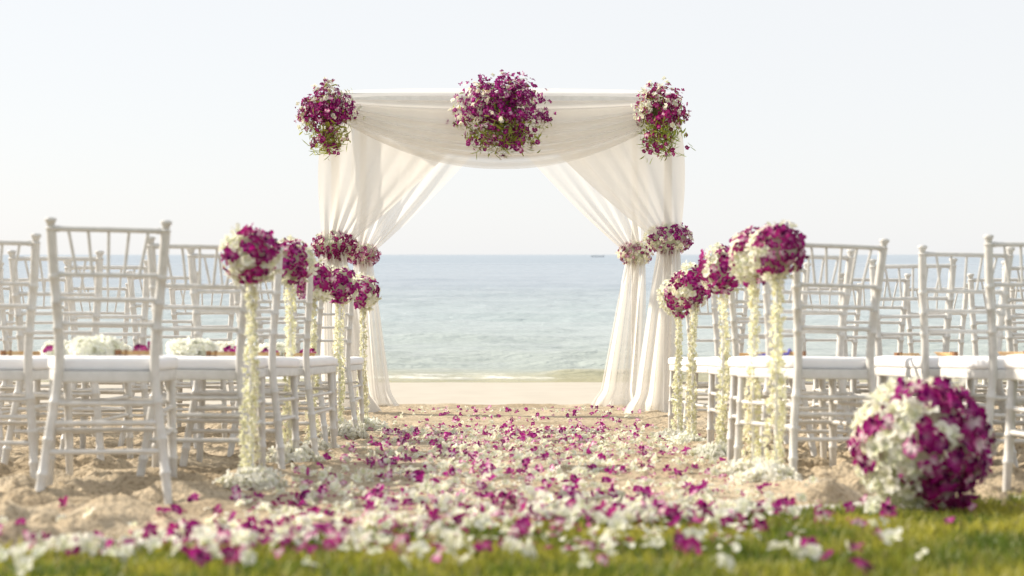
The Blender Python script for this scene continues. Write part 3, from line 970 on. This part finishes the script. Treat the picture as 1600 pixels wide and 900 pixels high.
for sx_ in (-1, 1):
    MB().box((sx_ * HW - .03, .036, ZB - az0 + .004), (sx_ * HW + .03, DEP - .036, ZB + .062 - az0)).build('beam', M_POST, arch, smooth=False)

def curtain(name, sx, yy, ztie, label, seed, mat, basew=.44, shift=.10):
    """half curtain: hung from the beam between post and centre, gathered at a tie on the post, falling to the sand"""
    r = np.random.default_rng(seed)
    nu, nv1, nv2 = 150, 54, 46
    u = np.linspace(0, 1, nu)[None, :]
    ph1, ph2 = r.uniform(0, 6, 2)
    wu = u + .018 * np.sin(9 * u + ph1)
    fold = .8 * np.sin(2 * math.pi * 6 * wu + ph2) + .10 * np.sin(2 * math.pi * 13 * wu + ph1) + .7 * np.sin(2 * math.pi * 2.6 * wu + ph1)
    post = sx * HW
    ybase = yy - .085
    # upper
    v = np.linspace(0, 1, nv1)[:, None]
    xt = post + sx * .075 - sx * u * (HW + .075 - .01)
    xb = post + sx * (.085 - .17 * u)
    vv = v ** .92
    x = xt * (1 - vv) + xb * vv
    # outer part hangs straight before pulling in to the tie
    x = x + sx * (1 - u) ** 3 * .05 * np.sin(math.pi * v)
    z = ZB - .006 - (ZB - .006 - ztie) * v - .07 * np.sin(math.pi * v) * u ** 1.5
    amp = .006 + .030 * v ** 2
    y = ybase + amp * fold * (.6 + .4 * np.sin(3 * v + ph1)) - .035 * v - .02 * np.sin(math.pi * v) * (1 - u)
    U1 = np.stack(np.broadcast_arrays(x, y, z), -1)
    # lower
    v = np.linspace(0, 1, nv2)[1:, None]
    fold_lo = .9 * np.sin(2 * math.pi * 3.4 * wu + ph2) + .5 * np.sin(2 * math.pi * 1.7 * wu + ph1) + .18 * np.sin(2 * math.pi * 7 * wu + ph1)
    kf = sstep(0, .35, v); fold = fold * (1 - kf) + fold_lo * kf
    w = .17 + (basew - .17) * (v ** .75) + .16 * sstep(.88, 1.0, v)
    cx = post - sx * shift * v ** 1.1
    x = cx + sx * (.5 - u) * w
    amp = .036 + .050 * v
    y = ybase - .045 + amp * fold * (1 - .25 * v) + .05 * v * np.sin(2 * math.pi * u * 1.5 + ph1) - .10 * sstep(.95, 1.0, v) * (np.abs(fold) * .4 + .3)
    wx, wy = aw(post, yy)
    zg = float(ground_base(np.array(wy)))
    z = ztie + (zg + .012 - ztie) * v + 0 * u
    L2 = np.stack(np.broadcast_arrays(x, y, z), -1)
    # settle hem on the sloping sand
    A = np.concatenate([U1, L2], 0)
    X, Y = aw(A[..., 0], A[..., 1])
    gz = ground_z(X, Y) + .006
    t = np.concatenate([np.zeros(nv1), np.linspace(0, 1, nv2)[1:]])[:, None]
    Zw = A[..., 2] + (gz - zg - .012) * sstep(.5, 1, t)
    Zw = np.maximum(Zw, gz - .004)
    V = np.stack([X, Y, Zw], -1).reshape(-1, 3)
    nr = nv1 + nv2 - 1
    i = (np.arange(nr - 1)[:, None] * nu + np.arange(nu - 1)[None]).ravel()
    F = np.stack([i, i + 1, i + 1 + nu, i + nu], 1)
    tag(link('curtain', mesh_np('curtain', V, F, mat)), label, 'curtain', 'chiffon curtains tied to the arch posts')
    return X, Y

ZT = {(-1, 0): CAM_Z + (398 - 388) / 185, (1, 0): CAM_Z + (398 - 380) / 185, (-1, 1): CAM_Z + 0.0, (1, 1): CAM_Z + 0.0}
curtain('curtain', -1, 0, ZT[-1, 0], 'ivory chiffon curtain on the lawn-side arch post opposite the big flower ball', 1, M_SHEER)
curtain('curtain', 1, 0, ZT[1, 0], "ivory chiffon curtain on the lawn-side arch post on the big flower ball's side", 2, M_SHEER)
curtain('curtain', -1, DEP, ZT[-1, 1], 'ivory chiffon curtain on the sea-side arch post opposite the big flower ball', 3, M_SHEER2, .42, .10)
curtain('curtain', 1, DEP, ZT[1, 1], "ivory chiffon curtain on the sea-side arch post on the big ball's side", 4, M_SHEER2, .46, .16)

def swag(depth, off, nv, label, mat, seed, gather, front=True, yy=0.):
    nu = 140
    u = np.linspace(-1, 1, nu)[None, :]; v = np.linspace(0, 1, nv)[:, None]
    r = np.random.default_rng(seed); p1, p2 = r.uniform(0, 6, 2)
    x = u * (HW - .02)
    prof = (1 - np.abs(u) ** 2.1)
    vv = v + .03 * np.sin(7 * v + p1)
    z = ZB + .0 - gather * v - depth * v * prof + .012 * np.sin(2 * math.pi * 6 * vv + p2) * (1 - .6 * prof)
    pl = np.sin(2 * math.pi * 5.5 * vv + p1) + .22 * np.sin(2 * math.pi * 9 * vv + p2 + u * .8)
    k0 = np.clip(v * 7, 0, 1)
    y = yy - .040 - (.095 + off) * k0 - (.011 + .008 * prof) * pl * k0 - .05 * v * prof - .05 * np.exp(-((v - .92) / .1) ** 2) * prof
    X, Y, Z = np.broadcast_arrays(x, y, z)
    WX, WY = aw(X, Y)
    V = np.stack([WX, WY, Z], -1).reshape(-1, 3)
    i = (np.arange(nv - 1)[:, None] * nu + np.arange(nu - 1)[None]).ravel()
    F = np.stack([i, i + nu, i + 1 + nu, i + 1], 1)
    tag(link('swag_drape', mesh_np('swag_drape', V, F, mat)), label, 'drape')
swag(.34, .0, 90, 'ivory chiffon swag draped in pleats under the front arch beam', M_SWAG, 3, .14)
swag(.435, .075, 60, 'thin longer chiffon layer hanging below the pleated front swag', M_SHEER2, 8, .15)

# roof cloth: over both beams, sagging a little between them
def roof_cloth():
    nu, nv = 90, 70
    u = np.linspace(-1, 1, nu)[None, :]; v = np.linspace(-.035, 1.035, nv)[:, None]
    x = u * (HW + .05) + 0 * v
    y = v * DEP + 0 * u
    z = ZB + .075 + .032 * (1 - np.abs(u) ** 4) * np.exp(-((v * DEP) / .16) ** 2) + .032 * (1 - u ** 4) * np.exp(-(((v - 1) * DEP) / .16) ** 2) \
        - .16 * np.sin(math.pi * np.clip(v, 0, 1)) * (1 - .75 * u ** 4) * 1.0 + .014 * np.sin(u * 16 + 3 * v) * np.sin(math.pi * np.clip(v, 0, 1))
    z = z - .06 * ((v < -.012) | (v > 1.012))
    X, Y, Z = np.broadcast_arrays(x, y, z)
    WX, WY = aw(X, Y)
    V = np.stack([WX, WY, Z], -1).reshape(-1, 3)
    i = (np.arange(nv - 1)[:, None] * nu + np.arange(nu - 1)[None]).ravel()
    F = np.stack([i, i + 1, i + 1 + nu, i + nu], 1)
    tag(link('roof_cloth', mesh_np('roof_cloth', V, F, M_ROOF)), 'thin chiffon cloth laid over the top of the arch', 'cloth')
roof_cloth()

# ------------------------------------------------------------------ bouquets on the arch
def bouquet(x, z, rx, rz_up, rz_dn, taper, n, seed, label, greens=.35, white=.28):
    r = np.random.default_rng(seed)
    cx, cy = aw(x, -.26)
    root = empty('orchid_bouquet', (cx, cy, z)); tag(root, label, 'bouquet')
    PP = []; NN = []; kind = []
    ry = min(rx, .30)
    # sprays: stems run from the heart outward and droop
    GP = []; GN = []; GS = []; SP = []; SN = []; BP = []; BN = []
    nsp = n // 4
    for k in range(nsp):
        d = r.normal(0, 1, 3); d[1] = -abs(d[1]) * 1.0 + .25; d /= np.linalg.norm(d)
        L = r.uniform(.70, 1.04) ** .7
        white_s = r.random() < (white if d[1] > -.75 else white * .3)
        for j in range(6):
            t = r.uniform(.45, 1.0) if j else 1.0
            up = d[2] > 0
            q = np.array([d[0] * rx, d[1] * ry, d[2] * (rz_up if up else rz_dn)]) * L * t
            if not up:
                q[0] *= 1 - taper * min(1, -q[2] / rz_dn)
            q[2] -= .06 * t * t * abs(d[0])
            q += r.normal(0, .018, 3)
            low = q[2] < -.25 * rz_dn
            if r.random() < (greens * (1.9 if low else .40)):
                GP.append(q); GN.append(d + r.normal(0, .5, 3))
            elif r.random() < .08: BP.append(q * 1.04); BN.append(d + r.normal(0, .4, 3))
            else:
                PP.append(q); NN.append(d + r.normal(0, .45, 3)); kind.append(1 if white_s else 0)
    # trailing tails
    for k in range(int(nsp * .16)):
        x0 = r.normal(0, rx * .42 * (1 - .6 * taper)); L = r.uniform(.78, 1.02) * rz_dn
        for j in range(7):
            t = j / 6
            q = np.array([x0 * (1 + .25 * t), -ry * .5 + r.normal(0, .03), -rz_dn * .45 - (L - .45 * rz_dn) * t]) + r.normal(0, .01, 3)
            if r.random() < .5: SP.append(q); SN.append(np.array([r.normal(0, .3), -.8, -.3]))
            elif r.random() < .6: GP.append(q); GN.append(np.array([r.normal(0, .5), -.7, -.4]))
            else: PP.append(q); NN.append(np.array([r.normal(0, .4), -1, -.2])); kind.append(0)
    PP = np.array(PP); NN = np.array(NN); kind = np.array(kind)
    for kk, nm, tm in ((0, 'purple_blooms', PURPLE + PINK[:1]), (1, 'white_blooms', WHITE)):
        m = kind == kk
        V, F, C = multi(tm, PP[m], NN[m], r.uniform(.7, 1.05, m.sum()), .25)
        tag(link(nm, mesh_np(nm, V, F, M_PETAL, C), root), kind='stuff')
    parts = []
    GP = np.array(GP); GN = np.array(GN); sel = r.random(len(GP)) < .65
    parts.append(scatter(LEAF, GP[sel], GN[sel], r.uniform(.7, 1.3, sel.sum()), cmul=r.uniform(.7, 1.5, sel.sum())))
    parts.append(scatter(STEM, GP[~sel], GN[~sel], r.uniform(.7, 1.3, (~sel).sum()), cmul=r.uniform(.8, 1.5, (~sel).sum())))
    if SP: parts.append(scatter(STEM, np.array(SP), np.array(SN), r.uniform(.8, 1.4, len(SP)), cmul=r.uniform(.8, 1.5, len(SP))))
    if BP: parts.append(scatter(BUD, np.array(BP), np.array(BN), r.uniform(.8, 1.4, len(BP))))
    V, F, C = joined(parts)
    tag(link('greenery', mesh_np('greenery', V, F, M_PETAL, C), root), kind='stuff')
    core = ico_mesh('foam_core', 1, M_FOAM, 3)
    c = link('foam_core', core, root); c.scale = (rx * .36 * (1 - .3 * taper), .09, min(rz_up, rz_dn) * .42); c.location = (0, .05, .02)
    return root
def zpx(y, s): return CAM_Z + (398 - y) / s
SF = 186.5
bouquet(-.01, zpx(178, SF), .435, .335, .345, .45, 1250, 1, 'large round bouquet of purple orchids at the middle of the arch beam')
bouquet(-1.425, zpx(182, SF), .275, .285, .34, .75, 720, 2, 'drooping purple orchid bouquet on the arch corner opposite the big flower ball', .45, .3)
bouquet(1.30, zpx(180, SF), .225, .29, .36, .62, 680, 3, "drooping purple and white bouquet on the arch corner on the big flower ball's side", .45, .38)

def tie(sx, yy, z, rx, rz_, n, seed, pinkish, label, dx=0):
    r = np.random.default_rng(seed)
    x, y = aw(sx * HW + dx, yy - .0)
    root = empty('tie_posy', (x, y - .05, z)); tag(root, label, 'posy', 'orchid posies around the curtain ties')
    D = fib(n) + r.normal(0, .08, (n, 3)); D /= np.linalg.norm(D, axis=1)[:, None]
    P = D * np.array([rx, rx * .8, rz_]) * r.uniform(.86, 1.06, n)[:, None]
    N = D + r.normal(0, .35, (n, 3))
    cl = vnoise(P[:, 0] * 11 + 50, P[:, 2] * 13 + P[:, 1] * 9 + 50, seed)
    pm = cl + r.normal(0, .16, n) > (.46 if not pinkish else .52)
    for m, nm, tm in ((pm, 'purple_blooms', (PURPLE + PINK[:1]) if not pinkish else PURPLE[:2] + PINK), (~pm, 'white_blooms', WHITE + PINK[:1])):
        V, F, C = multi(tm, P[m], N[m], r.uniform(.7, 1.0, m.sum()), .2)
        tag(link(nm, mesh_np(nm, V, F, M_PETAL, C), root), kind='stuff')
    c = link('foam_core', ico_mesh('foam_core', 1, M_FOAMW, 3), root); c.scale = (rx * .8, rx * .62, rz_ * .78)
tie(-1, 0, zpx(384, SF), .185, .125, 300, 1, False, 'purple and pink posy tied to the lawn-side arch post opposite the big ball', -.0)
tie(-1, DEP, zpx(398, 153), .165, .115, 260, 2, True, 'pink and white posy tied to the sea-side arch post opposite the big ball', .0)
tie(1, 0, zpx(373, SF), .20, .125, 320, 3, False, "deep purple posy tied to the lawn-side arch post on the big ball's side", .0)
tie(1, DEP, zpx(396, 153), .175, .125, 260, 4, True, "pink and white posy tied to the sea-side arch post on the big ball's side", .0)

# ------------------------------------------------------------------ scattered blooms
def scatter_blooms():
    r = np.random.default_rng(4242)
    P = []
    def add(n, fx, pur):
        for _ in range(n):
            x, y = fx(); P.append((x, y, 1 if r.random() < pur else 0))
    # aisle carpet on the sand
    def aisle():
        y = 3.75 + 5.4 * r.random() ** 1.25
        cl = r.integers(0, 9)
        x = np.clip(r.normal(.02, .43), -1.0, 1.0) if r.random() < .5 else r.uniform(-.86, .86)
        return x, y
    add(1250, aisle, .36)
    def far(): return r.uniform(-.95, 1.05), 8.6 + 5.2 * r.random() ** 1.1
    add(260, far, .62)
    def edge():
        x = -1.35 + 2.15 * r.random() ** 1.15; t = r.normal(.0, .25)
        return x, float(lawn_edge(x)) + t + .02
    add(430, edge, .45)
    def near(): return r.uniform(-1.1, .95), r.uniform(2.75, 3.6)
    add(80, near, .38)
    for px, d, k in ((1.10, 3.63, 1), (.88, 3.55, 0), (.80, 3.75, 1), (.70, 3.85, 1), (.93, 3.98, 1), (1.02, 3.92, 1), (1.27, 3.98, 1), (-1.3, 4.05, 1), (-1.2, 3.95, 0), (1.35, 5.4, 1), (1.25, 5.6, 1), (.72, 5.9, 1)):
        P.append((px, d, k))
    # clumps
    cl = [(r.uniform(-.8, .8), r.uniform(3.6, 8.5)) for _ in range(70)]
    for i, (x, y) in enumerate(cl):
        k = 1 if i % 2 else 0
        for _ in range(r.integers(3, 8)): P.append((x + r.normal(0, .045), y + r.normal(0, .06), k))
    P = np.array(P)
    x, y, k = P.T
    on_lawn = y < lawn_edge(x) + .0
    keep = ~((np.abs(x) > 1.0) & (y > 9)); P = P[keep]; x, y, k = P.T; on_lawn = on_lawn[keep]
    z = np.where(on_lawn, lawn_z(x, y) + .022, ground_z(x, y)) + .004 + .016 * r.random(len(x)) ** 2
    N = r.normal(0, .62, (len(x), 3)); N[:, 2] = np.abs(N[:, 2]) * .6 + .45; N[:, 1] -= .15
    S = r.uniform(.58, 1.12, len(x)) * np.where(y > 4.6, .9, 1.0)
    order = np.argsort(y)
    cnt = {0: 0, 1: 0}; rest = {0: [], 1: []}
    for i in order:
        kk = int(k[i])
        # skip blooms out of frame
        if abs(x[i] - .01) > .37 * y[i] + .05: continue
        if cnt[kk] < 290:
            cnt[kk] += 1
            pink = kk and r.random() > .75
            ms = (ME_PINK if pink else ME_PURPLE) if kk else ME_WHITE
            o = link('purple_orchid' if kk else 'white_orchid', ms[r.integers(0, len(ms))])
            R = Matrix(frame_from(N[i][None], np.array([r.uniform(0, 6.28)]))[0].tolist()).to_4x4()
            o.matrix_world = Matrix.Translation((x[i], y[i], z[i])) @ R @ Matrix.Scale(S[i], 4)
            c = ('pink' if pink else 'purple') if kk else 'white'
            if on_lawn[i]: pl = 'lawn beside the big flower ball' if (x[i] - bx) ** 2 + (y[i] - by) ** 2 < .36 else 'lawn at the aisle end'
            elif y[i] < 4.5: pl = 'sand along the lawn edge'
            elif y[i] < 5.1: pl = 'sand just before the first pair of flower stands'
            elif y[i] < 6.0: pl = 'aisle sand between first and second flower stands'
            else: pl = 'aisle sand beyond the second pair of flower stands'
            tag(o, f'loose {c} orchid bloom lying on the {pl}', 'orchid', f'loose {c} orchid blooms on the {pl}')
        else: rest[kk].append(i)
    for kk, nm, tm, lab in ((1, 'scattered_purple_blooms', PURPLE + PINK, 'small purple orchid blooms strewn farther down the aisle'), (0, 'scattered_white_blooms', WHITE, 'white orchid blooms carpeting the farther sand of the aisle')):
        ii = np.array(rest[kk])
        V, F, C = multi(tm, np.stack([x[ii], y[ii], z[ii]], 1), N[ii], S[ii], .15)
        tag(link(nm, mesh_np(nm, V, F, M_PETAL, C)), lab, 'blooms', None, 'stuff')
scatter_blooms()

# loose single petals between the blooms
def petals():
    r = np.random.default_rng(77); n = 2600
    y = 3.1 + 6.5 * r.random(n) ** 1.3; x = r.normal(0, .46, n)
    m = (np.abs(x) < 1.02) & ~((y < 3.6) & (x > .7)); x, y = x[m], y[m]; n = len(x)
    on = y < lawn_edge(x); z = np.where(on, lawn_z(x, y) + .02, ground_z(x, y)) + .003 + .006 * r.random(n)
    N = r.normal(0, .35, (n, 3)); N[:, 2] = 1; parts = []
    cols = [(.36, .006, .19), (.56, .16, .38), (.90, .89, .80), (.84, .83, .68), (.62, .54, .34)]
    pick = r.choice(5, n, p=(.27, .12, .30, .23, .08))
    for k, c in enumerate(cols):
        v, f, t = petal_geo(.026, .017, .003, .5, 0, .35)
        mm = pick == k
        parts.append(scatter((v, f, np.array(c)[None] * (.8 + .3 * t[:, None])), np.stack([x, y, z], 1)[mm], N[mm], r.uniform(.6, 1.15, mm.sum()), cmul=r.uniform(.75, 1.1, mm.sum())))
    V, F, C = joined(parts)
    tag(link('loose_petals', mesh_np('loose_petals', V, F, M_PETAL, C)), 'tiny loose orchid petals strewn over sand and lawn between the blooms', 'petals', None, 'stuff')
petals()

# ------------------------------------------------------------------ grass
def grass():
    r = np.random.default_rng(99)
    n1 = 60000
    x = r.uniform(-2.4, 3.0, n1); t = r.uniform(-.012, 1.0, n1) ** 1.0 * 1.6
    n2 = 26000
    x = np.concatenate([x, r.uniform(-4.2, 4.2, n2)]); t = np.concatenate([t, r.uniform(0, 3.0, n2)])
    y = lawn_edge(x) - t
    dens = fbm(x * 3, y * 3, 3, 8)
    keep = r.random(len(x)) < .35 + 1.1 * dens
    edge_gap = (t < .08) & (vnoise(x * 6, y * 2, 19) < .42)
    keep &= ~edge_gap
    keep &= ~(((x - bx) ** 2 + (y - by) ** 2) < .10 ** 2)
    x, y, t = x[keep], y[keep], t[keep]; n = len(x)
    z = lawn_z(x, y) - .006
    H = r.uniform(.020, .042, n) * (.75 + .6 * fbm(x * 5, y * 5, 2, 15)); W = r.uniform(.0022, .0040, n)
    a = r.uniform(0, 6.283, n); lean = r.uniform(.1, .9, n) * H; la = r.uniform(0, 6.283, n)
    dx, dy = np.cos(a) * W, np.sin(a) * W
    lx, ly = np.cos(la) * lean, np.sin(la) * lean
    V = np.zeros((n, 5, 3))
    V[:, 0] = np.stack([x - dx, y - dy, z], 1); V[:, 1] = np.stack([x + dx, y + dy, z], 1)
    V[:, 2] = np.stack([x - dx * .8 + lx * .3, y - dy * .8 + ly * .3, z + H * .55], 1); V[:, 3] = np.stack([x + dx * .8 + lx * .3, y + dy * .8 + ly * .3, z + H * .55], 1)
    V[:, 4] = np.stack([x + lx, y + ly, z + H], 1)
    F = np.array([(0, 1, 3), (0, 3, 2), (2, 3, 4)])[None] + (np.arange(n) * 5)[:, None, None]
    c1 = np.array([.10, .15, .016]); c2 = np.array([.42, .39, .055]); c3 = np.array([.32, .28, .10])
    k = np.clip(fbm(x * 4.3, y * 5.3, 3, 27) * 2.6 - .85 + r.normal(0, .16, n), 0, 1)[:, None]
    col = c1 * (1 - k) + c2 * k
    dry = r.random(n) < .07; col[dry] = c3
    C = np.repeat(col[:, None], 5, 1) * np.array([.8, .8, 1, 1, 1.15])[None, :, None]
    tag(link('grass', mesh_np('grass', V.reshape(-1, 3), F.reshape(-1, 3), M_GRASS, C.reshape(-1, 3))), 'short green grass growing on the lawn at the aisle end', 'grass', None, 'stuff')
grass()

# ------------------------------------------------------------------ distant boat on the horizon
def boat():
    d = 1250.; x = (933 - 812) / 2222 * d
    root = empty('distant_boat', (x, d, SEA_Z - .1)); tag(root, 'tiny dark boat far out near the horizon', 'boat')
    st = [(-5.5, .1, 1.5), (-4.5, .7, 1.1), (-2, 1.0, .9), (2, 1.0, .9), (4.5, .7, 1.15), (6.2, .1, 2.0)]
    V = []; F = []
    for (X, w, h) in st: V += [(X, -w, h), (X, -w * .5, 0), (X, w * .5, 0), (X, w, h)]
    for i in range(len(st) - 1):
        for k in range(4):
            k2 = (k + 1) % 4; F.append((i * 4 + k, i * 4 + 4 + k, i * 4 + 4 + k2, i * 4 + k2))
    F.append((0, 1, 2, 3)); n = (len(st) - 1) * 4; F.append((n + 3, n + 2, n + 1, n))
    MB().add(V, F).build('hull', M_BOAT, root, smooth=False)
    MB().box((-3, -.8, 1.9), (1.5, .8, 2.0)).box((-2.9, -.7, .9), (-2.8, -.6, 1.9)).box((1.3, -.7, .9), (1.4, -.6, 1.9)).box((-2.9, .6, .9), (-2.8, .7, 1.9)).box((1.3, .6, .9), (1.4, .7, 1.9)).build('canopy', M_BOAT, root, smooth=False)
boat()
